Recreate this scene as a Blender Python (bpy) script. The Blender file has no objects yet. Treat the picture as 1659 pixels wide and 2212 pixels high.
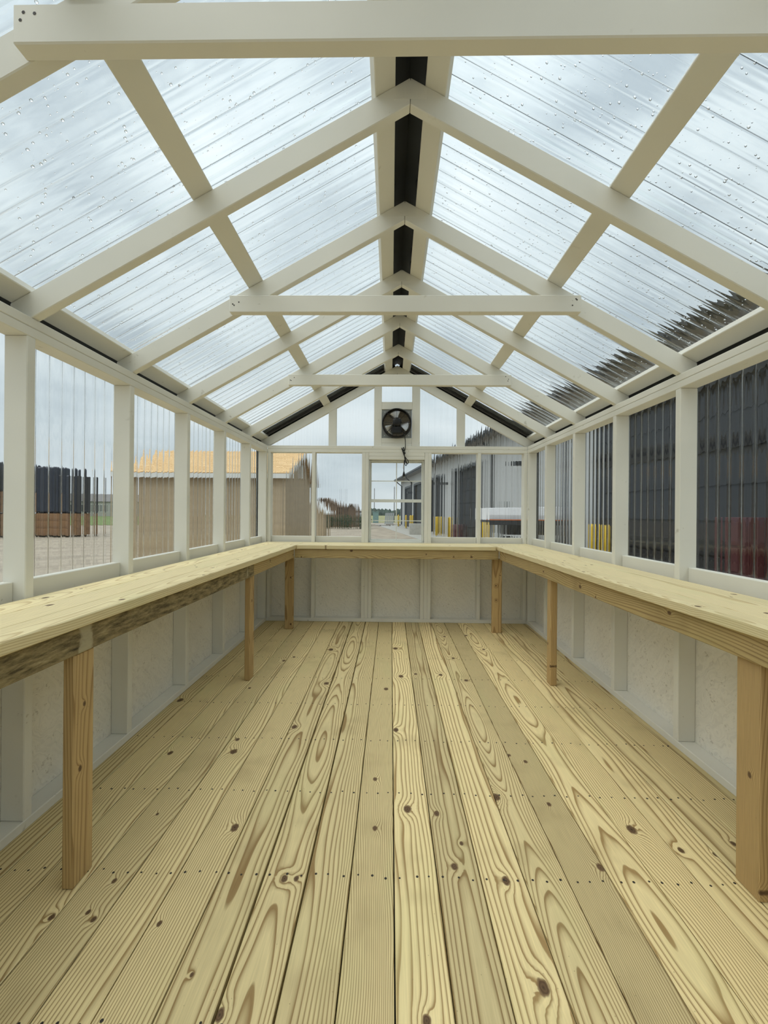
import bpy, bmesh, math, random
from mathutils import Vector, Matrix
random.seed(7)
scene = bpy.context.scene
COL = scene.collection

# ------------------------------------------------------------------ camera
CAM = Vector((-0.0609, 0.0, 1.2166))
YAW, PITCH, ROLL = 0.01674, 0.00038, 0.00809
def cam_axes():
    cy, sy, cp, sp = math.cos(YAW), math.sin(YAW), math.cos(PITCH), math.sin(PITCH)
    f = Vector((-sy * cp, cy * cp, sp)); r0 = Vector((cy, sy, 0)); u0 = r0.cross(f)
    return (math.cos(ROLL) * r0 + math.sin(ROLL) * u0, -math.sin(ROLL) * r0 + math.cos(ROLL) * u0, f)
_r, _u, _f = cam_axes()
cd = bpy.data.cameras.new('camera'); cam = bpy.data.objects.new('camera', cd); COL.objects.link(cam)
cd.sensor_fit = 'VERTICAL'; cd.sensor_height = 36.0; cd.lens = 36.0 * 882.92 / 2212.0
cd.clip_start = 0.02; cd.clip_end = 2000
M = Matrix.Identity(4)
for i in range(3):
    M[i][0] = _r[i]; M[i][1] = _u[i]; M[i][2] = -_f[i]; M[i][3] = CAM[i]
cam.matrix_world = M
scene.camera = cam

# ------------------------------------------------------------------ world: overcast sky
SKY = 1.0
world = bpy.data.worlds.new('overcast_sky'); scene.world = world; world.use_nodes = True
nt = world.node_tree; nt.nodes.clear()
def wn(t, **k):
    n = nt.nodes.new(t)
    for a, b in k.items(): setattr(n, a, b)
    return n
wo = wn('ShaderNodeOutputWorld'); bg = wn('ShaderNodeBackground'); tc = wn('ShaderNodeTexCoord')
mp = wn('ShaderNodeMapping'); mp.inputs['Scale'].default_value = (1.0, 1.0, 2.4); mp.inputs['Location'].default_value = (3.1, 0.4, 0.2)
nz = wn('ShaderNodeTexNoise'); nz.inputs['Scale'].default_value = 2.6; nz.inputs['Detail'].default_value = 5; nz.inputs['Roughness'].default_value = 0.52
cr = wn('ShaderNodeValToRGB')
e = cr.color_ramp.elements
e[0].position = 0.34; e[0].color = (0.36, 0.425, 0.47, 1)
e[1].position = 0.68; e[1].color = (0.66, 0.725, 0.75, 1)
m1 = e.new(0.50); m1.color = (0.53, 0.605, 0.64, 1)
sx = wn('ShaderNodeSeparateXYZ')
el = wn('ShaderNodeMapRange'); el.inputs['From Min'].default_value = 0.0; el.inputs['From Max'].default_value = 1.0
el.inputs['To Min'].default_value = 0.78; el.inputs['To Max'].default_value = 1.36
mu = wn('ShaderNodeMath', operation='MULTIPLY'); mu.inputs[1].default_value = SKY
nt.links.new(tc.outputs['Generated'], mp.inputs['Vector']); nt.links.new(mp.outputs[0], nz.inputs['Vector'])
nt.links.new(nz.outputs['Fac'], cr.inputs['Fac']); nt.links.new(cr.outputs['Color'], bg.inputs['Color'])
nt.links.new(tc.outputs['Generated'], sx.inputs[0]); nt.links.new(sx.outputs['Z'], el.inputs['Value'])
nt.links.new(el.outputs[0], mu.inputs[0]); nt.links.new(mu.outputs[0], bg.inputs['Strength'])
nt.links.new(bg.outputs[0], wo.inputs['Surface'])
world.cycles.sampling_method = 'NONE'   # an even overcast dome: plain path sampling is cleanest

# wide sun added to brighten the interior: high, behind the camera, to the left
sl = bpy.data.lights.new('added_fill_sun', 'SUN'); sun = bpy.data.objects.new('added_fill_sun', sl); COL.objects.link(sun)
sl.energy = 1.3; sl.angle = math.radians(75); sl.color = (1.0, 0.97, 0.92)
sun.rotation_euler = Vector((0.45, 0.22, -1.0)).to_track_quat('-Z', 'Y').to_euler()

vs = scene.view_settings
scene.display_settings.display_device = 'sRGB'
vs.view_transform = 'Standard'; vs.look = 'None'; vs.gamma = 1.0; vs.use_curve_mapping = False
vs.exposure = 0.38
cy = scene.cycles
cy.max_bounces = 10; cy.transmission_bounces = 9; cy.diffuse_bounces = 4; cy.glossy_bounces = 3
cy.caustics_refractive = True; cy.caustics_reflective = True; cy.blur_glossy = 0.0

# ------------------------------------------------------------------ material helpers
class NT:
    def __init__(s, name):
        s.m = bpy.data.materials.new(name); s.m.use_nodes = True; s.t = s.m.node_tree; s.t.nodes.clear()
        s.out = s.t.nodes.new('ShaderNodeOutputMaterial')
    def n(s, typ, ins=None, **k):
        nd = s.t.nodes.new(typ)
        for a, b in k.items(): setattr(nd, a, b)
        for a, b in (ins or {}).items(): s.put(nd.inputs[a], b)
        return nd
    def put(s, sock, v):
        if isinstance(v, bpy.types.NodeSocket): s.t.links.new(v, sock)
        else: sock.default_value = v
    def math(s, op, a, b=None, c=None, clamp=False):
        nd = s.t.nodes.new('ShaderNodeMath'); nd.operation = op; nd.use_clamp = clamp
        s.put(nd.inputs[0], a)
        if b is not None: s.put(nd.inputs[1], b)
        if c is not None: s.put(nd.inputs[2], c)
        return nd.outputs[0]
    def xyz(s, v):
        nd = s.t.nodes.new('ShaderNodeSeparateXYZ'); s.put(nd.inputs[0], v); return nd.outputs[0], nd.outputs[1], nd.outputs[2]
    def vec(s, x, y, z):
        nd = s.t.nodes.new('ShaderNodeCombineXYZ')
        for i, v in enumerate((x, y, z)): s.put(nd.inputs[i], v)
        return nd.outputs[0]
    def noise(s, v, scale, detail=2, rough=0.5, dist=0.0):
        return s.n('ShaderNodeTexNoise', {'Vector': v, 'Scale': scale, 'Detail': detail, 'Roughness': rough, 'Distortion': dist}).outputs['Fac']
    def ramp(s, f, stops, interp='LINEAR'):
        nd = s.t.nodes.new('ShaderNodeValToRGB'); nd.color_ramp.interpolation = interp
        el = nd.color_ramp.elements
        while len(el) < len(stops): el.new(0.5)
        for i, (p, c) in enumerate(stops):
            el[i].position = p
            el[i].color = (c, c, c, 1) if isinstance(c, (int, float)) else (*c, 1)
        s.put(nd.inputs[0], f); return nd.outputs['Color']
    def mix(s, f, a, b, mode='MIX'):
        nd = s.t.nodes.new('ShaderNodeMix'); nd.data_type = 'RGBA'; nd.blend_type = mode
        s.put(nd.inputs[0], f)
        s.put(nd.inputs[6], a if isinstance(a, bpy.types.NodeSocket) else (*a, 1))
        s.put(nd.inputs[7], b if isinstance(b, bpy.types.NodeSocket) else (*b, 1))
        return nd.outputs[2]
    def step(s, v, lo, hi, a=0.0, b=1.0):
        nd = s.t.nodes.new('ShaderNodeMapRange'); nd.interpolation_type = 'SMOOTHSTEP'
        for k, x in zip(('Value', 'From Min', 'From Max', 'To Min', 'To Max'), (v, lo, hi, a, b)): s.put(nd.inputs[k], x)
        return nd.outputs[0]
    def obj(s): return s.n('ShaderNodeTexCoord').outputs['Object']
    def rnd(s): return s.n('ShaderNodeObjectInfo').outputs['Random']
    def bump(s, h, strength, dist=0.002):
        return s.n('ShaderNodeBump', {'Height': h, 'Strength': strength, 'Distance': dist}).outputs[0]
    def bsdf(s, col, rough=0.6, metal=0.0, normal=None, spec=0.4):
        b = s.n('ShaderNodeBsdfPrincipled', {'Roughness': rough, 'Metallic': metal, 'Specular IOR Level': spec})
        s.put(b.inputs['Base Color'], col if isinstance(col, bpy.types.NodeSocket) else (*col, 1))
        if normal is not None: s.put(b.inputs['Normal'], normal)
        s.t.links.new(b.outputs[0], s.out.inputs['Surface']); return s.m

def plain(name, col, rough=0.6, metal=0.0, var=0.12, scale=6.0, bump=0.0):
    n = NT(name); o = n.obj()
    f = n.noise(o, scale, 4, 0.6)
    c = n.mix(1.0, col, n.ramp(f, [(0.3, 1 - var), (0.7, 1 + var)]), 'MULTIPLY')
    nm = n.bump(n.noise(o, scale * 12, 3), bump, 0.003) if bump else None
    return n.bsdf(c, rough, metal, nm)

KN = ['knot_a', 'knot_b', 'knot_c', 'knot_d', 'knot_e', 'knot_f']
def wood(name, early, late, freq=150.0, knots=2, random_knots=True, green=0.25, contrast=1.0, dirt=0.15, tone=0.16, rough=0.62):
    n = NT(name); o = n.obj(); x, y, z = n.xyz(o); r1 = n.rnd()
    r2 = n.math('FRACT', n.math('MULTIPLY', r1, 91.7)); r3 = n.math('FRACT', n.math('MULTIPLY', r1, 37.3)); r4 = n.math('FRACT', n.math('MULTIPLY', r1, 613.1))
    ys = n.math('ADD', y, n.math('MULTIPLY', r1, 57.0))
    low = n.noise(n.vec(n.math('MULTIPLY', x, 1.5), ys, r1), 1.1, 0.0)
    mid = n.noise(n.vec(n.math('MULTIPLY', x, 9.0), n.math('MULTIPLY', ys, 1.8), z), 1.0, 1.0)
    px = n.math('MULTIPLY', n.math('SUBTRACT', r2, 0.5), 0.30)
    pz = n.math('MULTIPLY_ADD', r3, -0.12, -0.022)
    dx = n.math('ADD', n.math('SUBTRACT', x, px), n.math('MULTIPLY', n.math('SUBTRACT', mid, 0.5), 0.02))
    dz = n.math('SUBTRACT', z, pz)
    rad = n.math('SQRT', n.math('ADD', n.math('MULTIPLY', dx, dx), n.math('MULTIPLY', dz, dz)))
    rad = n.math('ADD', rad, n.math('MULTIPLY', n.math('SUBTRACT', low, 0.5), n.math('MULTIPLY_ADD', r4, 0.06, 0.02)))
    rad = n.math('ADD', rad, n.math('MULTIPLY', n.math('SUBTRACT', mid, 0.5), 0.014))
    kmask = None; kin = None; kn = n.math('MULTIPLY', n.math('SUBTRACT', n.noise(o, 90, 0), 0.5), 0.35)
    def add_knot(kx, ky, kr, rad, kmask, kin):
        ddx = n.math('SUBTRACT', x, kx); ddy = n.math('MULTIPLY', n.math('SUBTRACT', y, ky), 0.72)
        d = n.math('DIVIDE', n.math('SQRT', n.math('ADD', n.math('MULTIPLY', ddx, ddx), n.math('MULTIPLY', ddy, ddy))), n.math('MAXIMUM', kr, 0.00005))
        d = n.math('ADD', d, kn)
        g = n.math('EXPONENT', n.math('MULTIPLY', n.math('MULTIPLY', d, d), -0.22))
        rad = n.math('ADD', rad, n.math('MULTIPLY', g, n.math('MULTIPLY', kr, 1.25)))
        k = n.step(d, 1.12, 0.8)
        kmask = k if kmask is None else n.math('MAXIMUM', kmask, k)
        dd = n.math('MINIMUM', d, 1.0)
        kin = dd if kin is None else n.math('MINIMUM', kin, dd)
        return rad, kmask, kin
    for i in range(knots):
        a = n.n('ShaderNodeAttribute', attribute_type='OBJECT', attribute_name=KN[i])
        kx, ky, kr = n.xyz(a.outputs['Vector'])
        rad, kmask, kin = add_knot(kx, ky, kr, rad, kmask, kin)
    if random_knots:   # two pseudo random knots per board
        for q, (mx, my, mr) in enumerate(((17.3, 5.1, 29.9), (71.9, 43.7, 11.3))):
            f1 = n.math('FRACT', n.math('MULTIPLY', r1, mx)); f2 = n.math('FRACT', n.math('MULTIPLY', r1, my * 7)); f3 = n.math('FRACT', n.math('MULTIPLY', r1, mr * 3))
            rad, kmask, kin = add_knot(n.math('MULTIPLY', n.math('SUBTRACT', f1, 0.5), 0.1), n.math('MULTIPLY', n.math('SUBTRACT', f2, 0.5), 3.2 if q else 1.2),
                                       n.math('MULTIPLY_ADD', f3, 0.006, 0.004), rad, kmask, kin)
    fq = n.math('MULTIPLY_ADD', r4, freq * 0.7, freq * 0.65)
    ph = n.math('FRACT', n.math('ADD', n.math('MULTIPLY', rad, fq), n.math('MULTIPLY', n.noise(n.vec(n.math('MULTIPLY', x, 40), n.math('MULTIPLY', ys, 4), z), 1.0, 0), 0.35)))
    ring = n.ramp(ph, [(0.0, 0.10), (0.45, 0.0), (0.70, 0.28 * contrast), (0.88, 0.85 * contrast), (0.96, 0.8 * contrast), (1.0, 0.10)])
    fib = n.noise(n.vec(n.math('MULTIPLY', x, 260), n.math('MULTIPLY', ys, 9), n.math('MULTIPLY', z, 260)), 1.0, 1, 0.6)
    col = n.mix(ring, early, late)
    col = n.mix(1.0, col, n.ramp(fib, [(0.3, 0.93), (0.7, 1.05)]), 'MULTIPLY')
    gm = n.step(n.noise(n.vec(n.math('MULTIPLY', x, 5), n.math('MULTIPLY', ys, 1.6), 0.0), 1.0, 2), 0.5, 0.75)
    col = n.mix(n.math('MULTIPLY', gm, green), col, (early[0] * 0.72, early[1] * 0.83, early[2] * 0.72))
    dm = n.step(n.noise(n.vec(n.math('MULTIPLY', x, 3), n.math('MULTIPLY', ys, 3), r1), 1.0, 3, 0.65), 0.52, 0.8)
    col = n.mix(n.math('MULTIPLY', dm, dirt), col, (early[0] * 0.38, early[1] * 0.33, early[2] * 0.28))
    sp = n.n('ShaderNodeTexVoronoi', {'Vector': n.vec(n.math('MULTIPLY', x, 30), n.math('MULTIPLY', ys, 30), r1), 'Scale': 1.0, 'Randomness': 1.0}).outputs['Distance']
    col = n.mix(n.math('MULTIPLY', n.step(sp, 0.06, 0.03), 0.5), col, (early[0] * 0.3, early[1] * 0.28, early[2] * 0.25))
    col = n.mix(1.0, col, n.ramp(r3, [(0.0, 1 - tone), (1.0, 1 + tone * 0.6)]), 'MULTIPLY')
    if kmask is not None:
        kc = n.ramp(kin, [(0.0, (0.035, 0.02, 0.01)), (0.35, (0.16, 0.095, 0.045)), (0.6, (0.10, 0.055, 0.025)), (0.82, (0.25, 0.16, 0.075)), (1.0, (0.14, 0.08, 0.035))])
        col = n.mix(kmask, col, kc)
    return n.bsdf(col, rough, 0.0, n.bump(fib, 0.10, 0.0012), 0.3)

def paint(name, col, flake=0.0):
    n = NT(name); o = n.obj(); x, y, z = n.xyz(o); r1 = n.rnd()
    v = n.n('ShaderNodeVectorMath', operation='ADD'); n.put(v.inputs[0], o); n.put(v.inputs[1], n.vec(n.math('MULTIPLY', r1, 31.0), r1, n.math('MULTIPLY', r1, 7.0))); p = v.outputs[0]
    big = n.noise(p, 3.0, 1); c = n.mix(1.0, col, n.ramp(big, [(0.3, 0.96), (0.7, 1.03)]), 'MULTIPLY')
    if flake:   # pressed strands: long flakes lying at two slants, painted over
        dn = n.noise(p, 7, 2); uu = n.math('ADD', x, y)
        h = None
        for (a1, a2, k1, k2) in ((.8, .6, 26, 95), (-.55, .83, 30, 105)):
            q1 = n.math('ADD', n.math('MULTIPLY', uu, a1 * k1), n.math('MULTIPLY', z, a2 * k1)); q2 = n.math('ADD', n.math('MULTIPLY', uu, -a2 * k2), n.math('MULTIPLY', z, a1 * k2))
            vv = n.n('ShaderNodeTexVoronoi', {'Vector': n.vec(n.math('ADD', q1, n.math('MULTIPLY', dn, 16.0)), n.math('ADD', q2, n.math('MULTIPLY', dn, 34.0)), 0.0), 'Scale': 1.0})
            q = n.n('ShaderNodeSeparateColor', {0: vv.outputs['Color']}).outputs[0]
            h = q if h is None else n.math('MAXIMUM', h, q)
        c = n.mix(1.0, c, n.ramp(h, [(0.1, 0.90), (0.45, 0.97), (0.9, 1.02)]), 'MULTIPLY')
        gp = n.step(n.noise(p, 48, 2, 0.7), 0.60, 0.70); gate = n.step(n.noise(p, 7, 1), 0.36, 0.62)
        c = n.mix(n.math('MULTIPLY', n.math('MULTIPLY', gp, gate), 0.5), c, (col[0] * 0.45, col[1] * 0.41, col[2] * 0.34))
        nm = n.bump(n.noise(p, 38, 1), 0.5, 0.004)
    else:
        nz_ = n.noise(p, 7.5, 3, 0.75); nm = None
        c = n.mix(n.math('MULTIPLY', n.step(nz_, 0.66, 0.76), 0.5), c, (col[0] * 0.5, col[1] * 0.45, col[2] * 0.36))
        c = n.mix(n.math('MULTIPLY', n.step(n.noise(p, 13, 3, 0.85), 0.70, 0.76), 0.5), c, (col[0] * 0.4, col[1] * 0.33, col[2] * 0.24))
    return n.bsdf(c, 0.55, 0.0, nm, 0.35)

def weathered(name):
    n = NT(name); o = n.obj(); x, y, z = n.xyz(o)
    a = n.noise(n.vec(n.math('MULTIPLY', x, 70), n.math('MULTIPLY', y, 14), n.math('MULTIPLY', z, 40)), 1.0, 4, 0.7)
    c = n.ramp(a, [(0.30, (0.05, 0.037, 0.016)), (0.45, (0.18, 0.135, 0.062)), (0.60, (0.31, 0.24, 0.115)), (0.75, (0.46, 0.37, 0.20))])
    s1 = n.step(n.math('ADD', n.noise(n.vec(0.0, n.math('MULTIPLY', y, 5.5), 0.0), 1.0, 1), n.math('MULTIPLY', n.noise(o, 30, 3), 0.12)), 0.70, 0.735)
    c = n.mix(n.math('MULTIPLY', s1, 0.8), c, (0.46, 0.40, 0.25))
    return n.bsdf(c, 0.75, 0.0, n.bump(a, 0.4, 0.002))

def glass(name, col, ior=1.45, rough=0.0):
    n = NT(name); g = n.n('ShaderNodeBsdfGlass', {'IOR': ior, 'Roughness': rough}); g.inputs['Color'].default_value = (*col, 1)
    n.t.links.new(g.outputs[0], n.out.inputs['Surface']); return n.m

PINE = ((0.82, 0.67, 0.35), (0.30, 0.175, 0.058))
mats = {
 'paint': paint('cream_white_paint', (0.755, 0.735, 0.65)),
 'osb': paint('painted_strand_board', (0.80, 0.765, 0.67), 1.0),
 **{'floor_%d' % k: wood('treated_pine_decking_%d' % k, *PINE, freq=135, knots=k, random_knots=False, tone=0.22, dirt=0.34, green=0.22, contrast=1.08) for k in (0, 2, 4, 6)},
 'bench': wood('treated_pine_bench', (0.88, 0.75, 0.44), (0.55, 0.39, 0.17), freq=120, knots=2, contrast=0.85, dirt=0.05),
 'apron': wood('knotty_pine_apron', (0.50, 0.37, 0.165), (0.19, 0.105, 0.035), freq=110, knots=3, contrast=0.9, dirt=0.35),
 'leg': wood('amber_pine_leg', (0.54, 0.375, 0.17), (0.25, 0.14, 0.05), freq=190, knots=2, contrast=0.9, green=0.1),
 'weathered': weathered('weathered_lumber'),
 'poly': glass('clear_polycarbonate', (0.99, 1.0, 1.0), 1.39),
 'drop': glass('rain_water', (1, 1, 1), 1.33),
 'dark_trim': plain('dark_bronze_trim', (0.022, 0.022, 0.016), 0.45),
 'foam': plain('black_closure_foam', (0.012, 0.013, 0.017), 0.8),
 'nail': plain('nail_head_rust', (0.03, 0.022, 0.015), 0.6),
 'vinyl': plain('white_vinyl', (0.70, 0.71, 0.66), 0.4, var=0.03),
 'black': plain('black_plastic', (0.008, 0.008, 0.009), 0.4),
 'galv': plain('galvanised_sheet', (0.26, 0.27, 0.26), 0.45, 0.6),
 'blade': plain('brushed_aluminium', (0.72, 0.73, 0.74), 0.38, 0.9, 0.05),
 'louver': plain('tan_shutter', (0.34, 0.29, 0.21), 0.6),
 'tag': plain('white_paper_tag', (0.7, 0.7, 0.7), 0.7, var=0.02),
 'brass': plain('plug_prong', (0.7, 0.66, 0.5), 0.35, 0.9),
 'gravel': plain('wet_gravel', (0.36, 0.305, 0.235), 0.85, var=0.25, scale=1.3, bump=0.5),
 'grass': plain('rough_grass', (0.14, 0.19, 0.055), 0.9, var=0.35, scale=0.6),
 'field': plain('dry_field', (0.27, 0.26, 0.11), 0.9, var=0.25, scale=0.2),
 'concrete': plain('wet_concrete', (0.42, 0.41, 0.37), 0.6, var=0.12),
 'siding': plain('tan_siding', (0.44, 0.345, 0.225), 0.8, var=0.12, scale=9),
 'trim_grey': plain('pale_grey_trim', (0.74, 0.74, 0.71), 0.6, var=0.05),
 'metal_wall': plain('grey_metal_cladding', (0.46, 0.47, 0.465), 0.5, 0.1, 0.05),
 'charcoal': plain('charcoal_metal', (0.030, 0.033, 0.036), 0.45, 0.2),
 'door_bay_shade': plain('dark_door_and_bay_shade', (0.012, 0.013, 0.015), 0.7),  # dark doors; also paints the shade inside the open near bay
 'soffit': plain('brown_grey_soffit', (0.17, 0.155, 0.135), 0.7),
 'yellow': plain('yellow_bollard_paint', (0.75, 0.50, 0.03), 0.5, var=0.08),
 'white_wrap': plain('white_wrap', (0.82, 0.83, 0.84), 0.35, var=0.12, scale=3, bump=0.4),
 'navy': plain('navy_wrap', (0.020, 0.026, 0.042), 0.4, var=0.3, scale=2, bump=0.4),
 'lumber': plain('brown_lumber', (0.26, 0.145, 0.07), 0.8, var=0.3, scale=3),
 'rubber': plain('black_rubber', (0.015, 0.015, 0.015), 0.8),
 'steel': plain('dark_steel', (0.04, 0.04, 0.042), 0.5, 0.4),
 'orange': plain('orange_reflector', (0.6, 0.16, 0.04), 0.5),
 'red': plain('dark_red_paint', (0.055, 0.008, 0.011), 0.5),
 'teal': plain('teal_cabinet', (0.16, 0.27, 0.25), 0.6),
 'house': plain('pale_house_wall', (0.40, 0.39, 0.35), 0.8),
 'house_roof': plain('grey_shingle_roof', (0.20, 0.19, 0.18), 0.85),
 'pane_dark': plain('dark_window', (0.03, 0.035, 0.04), 0.2),
 'brown_shed': plain('brown_shed_wall', (0.19, 0.125, 0.075), 0.8),
 'brown_roof': plain('brown_roof', (0.16, 0.11, 0.07), 0.85),
 'leaf': plain('hedge_leaf', (0.045, 0.075, 0.022), 0.8, var=0.4, scale=5),
 'leaf_far': plain('distant_foliage', (0.05, 0.075, 0.055), 0.9, var=0.3, scale=0.3),
 'pole': plain('grey_timber_pole', (0.13, 0.12, 0.11), 0.85),
}
def osb_raw():
    n = NT('raw_strand_board'); o = n.obj(); x, y, z = n.xyz(o)
    dn = n.noise(o, 6, 2)
    v = n.n('ShaderNodeTexVoronoi', {'Vector': n.vec(n.math('ADD', n.math('MULTIPLY', x, 13), n.math('MULTIPLY', dn, 6)), n.math('MULTIPLY', y, 26), n.math('MULTIPLY', z, 13)), 'Scale': 1.0}).outputs['Color']
    f = n.n('ShaderNodeSeparateColor', {0: v}).outputs[0]
    return n.bsdf(n.ramp(f, [(0.0, (0.52, 0.31, 0.13)), (0.5, (0.66, 0.43, 0.20)), (1.0, (0.74, 0.52, 0.27))]), 0.8)
mats['osb_raw'] = osb_raw()
def wglass():
    n = NT('window_pane_glass'); g = n.n('ShaderNodeBsdfGlass', {'IOR': 1.45, 'Roughness': 0.0}); g.inputs['Color'].default_value = (0.98, 0.99, 0.985, 1)
    n.t.links.new(g.outputs[0], n.out.inputs['Surface']); return n.m
mats['pane'] = wglass()

# ------------------------------------------------------------------ object helpers
PINV = {}
def attach(o, parent):
    if parent is not None:
        o.parent = parent; o.matrix_parent_inverse = PINV[parent.name]
    PINV[o.name] = o.matrix_basis.inverted()   # good enough: parents are placed by their own matrix only
    if parent is not None:
        PINV[o.name] = (o.matrix_basis).inverted()
def link(o, mat=None, parent=None):
    COL.objects.link(o)
    if mat is not None and not o.data.materials: o.data.materials.append(mats[mat])
    attach(o, parent); return o
def tag(o, label, cat, group=None, kind=None):
    o['label'] = label; o['category'] = cat
    if group: o['group'] = group
    if kind: o['kind'] = kind
    return o
def empty(name, loc=(0, 0, 0), rz=0.0):
    o = bpy.data.objects.new(name, None); o.empty_display_size = 0.2
    o.matrix_basis = Matrix.Translation(Vector(loc)) @ Matrix.Rotation(rz, 4, 'Z')
    COL.objects.link(o); PINV[o.name] = o.matrix_basis.inverted(); return o
def mesh(name, verts, faces, mat, parent=None, smooth=False):
    m = bpy.data.meshes.new(name); m.from_pydata([tuple(v) for v in verts], [], faces); m.update()
    if smooth: m.polygons.foreach_set('use_smooth', [True] * len(m.polygons))
    return link(bpy.data.objects.new(name, m), mat, parent)
BOXES = {}
def boxmesh(w, l, t, bev, mat):
    k = (round(w, 4), round(l, 4), round(t, 4), bev, mat)
    if k not in BOXES:
        bm = bmesh.new(); bmesh.ops.create_cube(bm, size=1.0)
        bmesh.ops.scale(bm, vec=(w, l, t), verts=bm.verts)
        if bev: bmesh.ops.bevel(bm, geom=list(bm.edges), offset=bev, segments=1, affect='EDGES')
        m = bpy.data.meshes.new('board'); bm.to_mesh(m); bm.free(); m.materials.append(mats[mat]); BOXES[k] = m
    return BOXES[k]
def board(name, a, b, side, w, t, mat, parent=None, bev=0.003):
    """length a->b on local Y, width w along `side` (local X), thickness t on local Z"""
    a, b = Vector(a), Vector(b); Y = (b - a).normalized(); X = Vector(side); X = (X - Y * X.dot(Y)).normalized(); Z = X.cross(Y)
    o = bpy.data.objects.new(name, boxmesh(w, (b - a).length, t, bev, mat))
    mt = Matrix.Identity(4); c = (a + b) / 2
    for i in range(3): mt[i][0] = X[i]; mt[i][1] = Y[i]; mt[i][2] = Z[i]; mt[i][3] = c[i]
    o.matrix_basis = mt; COL.objects.link(o); attach(o, parent); return o
def box(name, x0, x1, y0, y1, z0, z1, mat, parent=None, bev=0.003, along=None):
    c = ((x0 + x1) / 2, (y0 + y1) / 2, (z0 + z1) / 2); d = (x1 - x0, y1 - y0, z1 - z0)
    ax = along if along is not None else max(range(3), key=lambda i: d[i])
    wa = [i for i in range(3) if i != ax]; wa.sort(key=lambda i: -d[i])
    e = [Vector((1, 0, 0)), Vector((0, 1, 0)), Vector((0, 0, 1))]
    a = Vector(c) - e[ax] * d[ax] / 2; b = Vector(c) + e[ax] * d[ax] / 2
    return board(name, a, b, e[wa[0]], d[wa[0]], d[wa[1]], mat, parent, min(bev, min(d) * 0.3))
def prism(name, poly, y0, y1, mat, parent=None, axis='Y'):
    """polygon (a,b) extruded; axis Y: (x,z) poly, X: (y,z) poly, Z: (x,y) poly"""
    n = len(poly)
    def P(p, h): return {'Y': (p[0], h, p[1]), 'X': (h, p[0], p[1]), 'Z': (p[0], p[1], h)}[axis]
    v = [P(p, y0) for p in poly] + [P(p, y1) for p in poly]
    f = [list(range(n)), list(range(2 * n - 1, n - 1, -1))] + [[i, n + i, n + (i + 1) % n, (i + 1) % n] for i in range(n)]
    bm = bmesh.new(); bv = [bm.verts.new(q) for q in v]
    for q in f: bm.faces.new([bv[i] for i in q])
    bmesh.ops.recalc_face_normals(bm, faces=bm.faces)
    m = bpy.data.meshes.new(name); bm.to_mesh(m); bm.free()
    return link(bpy.data.objects.new(name, m), mat, parent)
def tube_geo(pts, r, seg=8, closed=False):
    pts = [Vector(p) for p in pts]; V, F = [], []; n = len(pts); up = Vector((0.31, 0.2, 0.93)).normalized()
    for i, p in enumerate(pts):
        a = pts[(i - 1) % n] if (closed or i) else p; b = pts[(i + 1) % n] if (closed or i < n - 1) else p
        t = (b - a).normalized(); u = t.cross(up)
        if u.length < 1e-3: u = t.cross(Vector((1, 0, 0)))
        u.normalize(); w = t.cross(u)
        for k in range(seg):
            an = 2 * math.pi * k / seg; V.append(p + (u * math.cos(an) + w * math.sin(an)) * r)
    m = n if closed else n - 1
    for i in range(m):
        for k in range(seg):
            a = i * seg + k; b = i * seg + (k + 1) % seg; c = ((i + 1) % n) * seg + (k + 1) % seg; d = ((i + 1) % n) * seg + k
            F.append([a, b, c, d])
    if not closed: F += [list(range(seg))[::-1], [(n - 1) * seg + k for k in range(seg)]]
    return V, F
def tube(name, pts, r, mat, parent=None, seg=8, closed=False):
    V, F = tube_geo(pts, r, seg, closed); return mesh(name, V, F, mat, parent, True)
def spline(ctrl, k=8):
    c = [Vector(p) for p in ctrl]; out = []
    for i in range(len(c) - 1):
        p0 = c[max(i - 1, 0)]; p1 = c[i]; p2 = c[i + 1]; p3 = c[min(i + 2, len(c) - 1)]
        for j in range(k):
            t = j / k
            out.append(0.5 * ((2 * p1) + (p2 - p0) * t + (2 * p0 - 5 * p1 + 4 * p2 - p3) * t * t + (3 * p1 - p0 - 3 * p2 + p3) * t ** 3))
    return out + [c[-1]]
def lathe(name, prof, mat, parent=None, seg=20, loc=(0, 0, 0), axis='Z', smooth=True):
    V, F = [], []
    for (r, h) in prof:
        for k in range(seg):
            a = 2 * math.pi * k / seg; p = (r * math.cos(a), r * math.sin(a), h)
            if axis == 'Y': p = (p[0], p[2], p[1])
            if axis == 'X': p = (p[2], p[0], p[1])
            V.append(Vector(p) + Vector(loc))
    n = len(prof)
    for i in range(n - 1):
        for k in range(seg): F.append([i * seg + k, i * seg + (k + 1) % seg, (i + 1) * seg + (k + 1) % seg, (i + 1) * seg + k])
    F.append(list(range(seg))[::-1]); F.append([(n - 1) * seg + k for k in range(seg)])
    o = mesh(name, V, F, mat, parent, smooth)
    bm = bmesh.new(); bm.from_mesh(o.data); bmesh.ops.recalc_face_normals(bm, faces=bm.faces); bm.to_mesh(o.data); bm.free()
    return o
def copy_tree(o, parent=None, loc=None):
    c = o.copy(); COL.objects.link(c)
    if parent is not None: mi = o.matrix_parent_inverse.copy(); c.parent = parent; c.matrix_parent_inverse = mi
    if loc is not None: c.location = loc
    for ch in o.children: copy_tree(ch, c)
    return c

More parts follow.
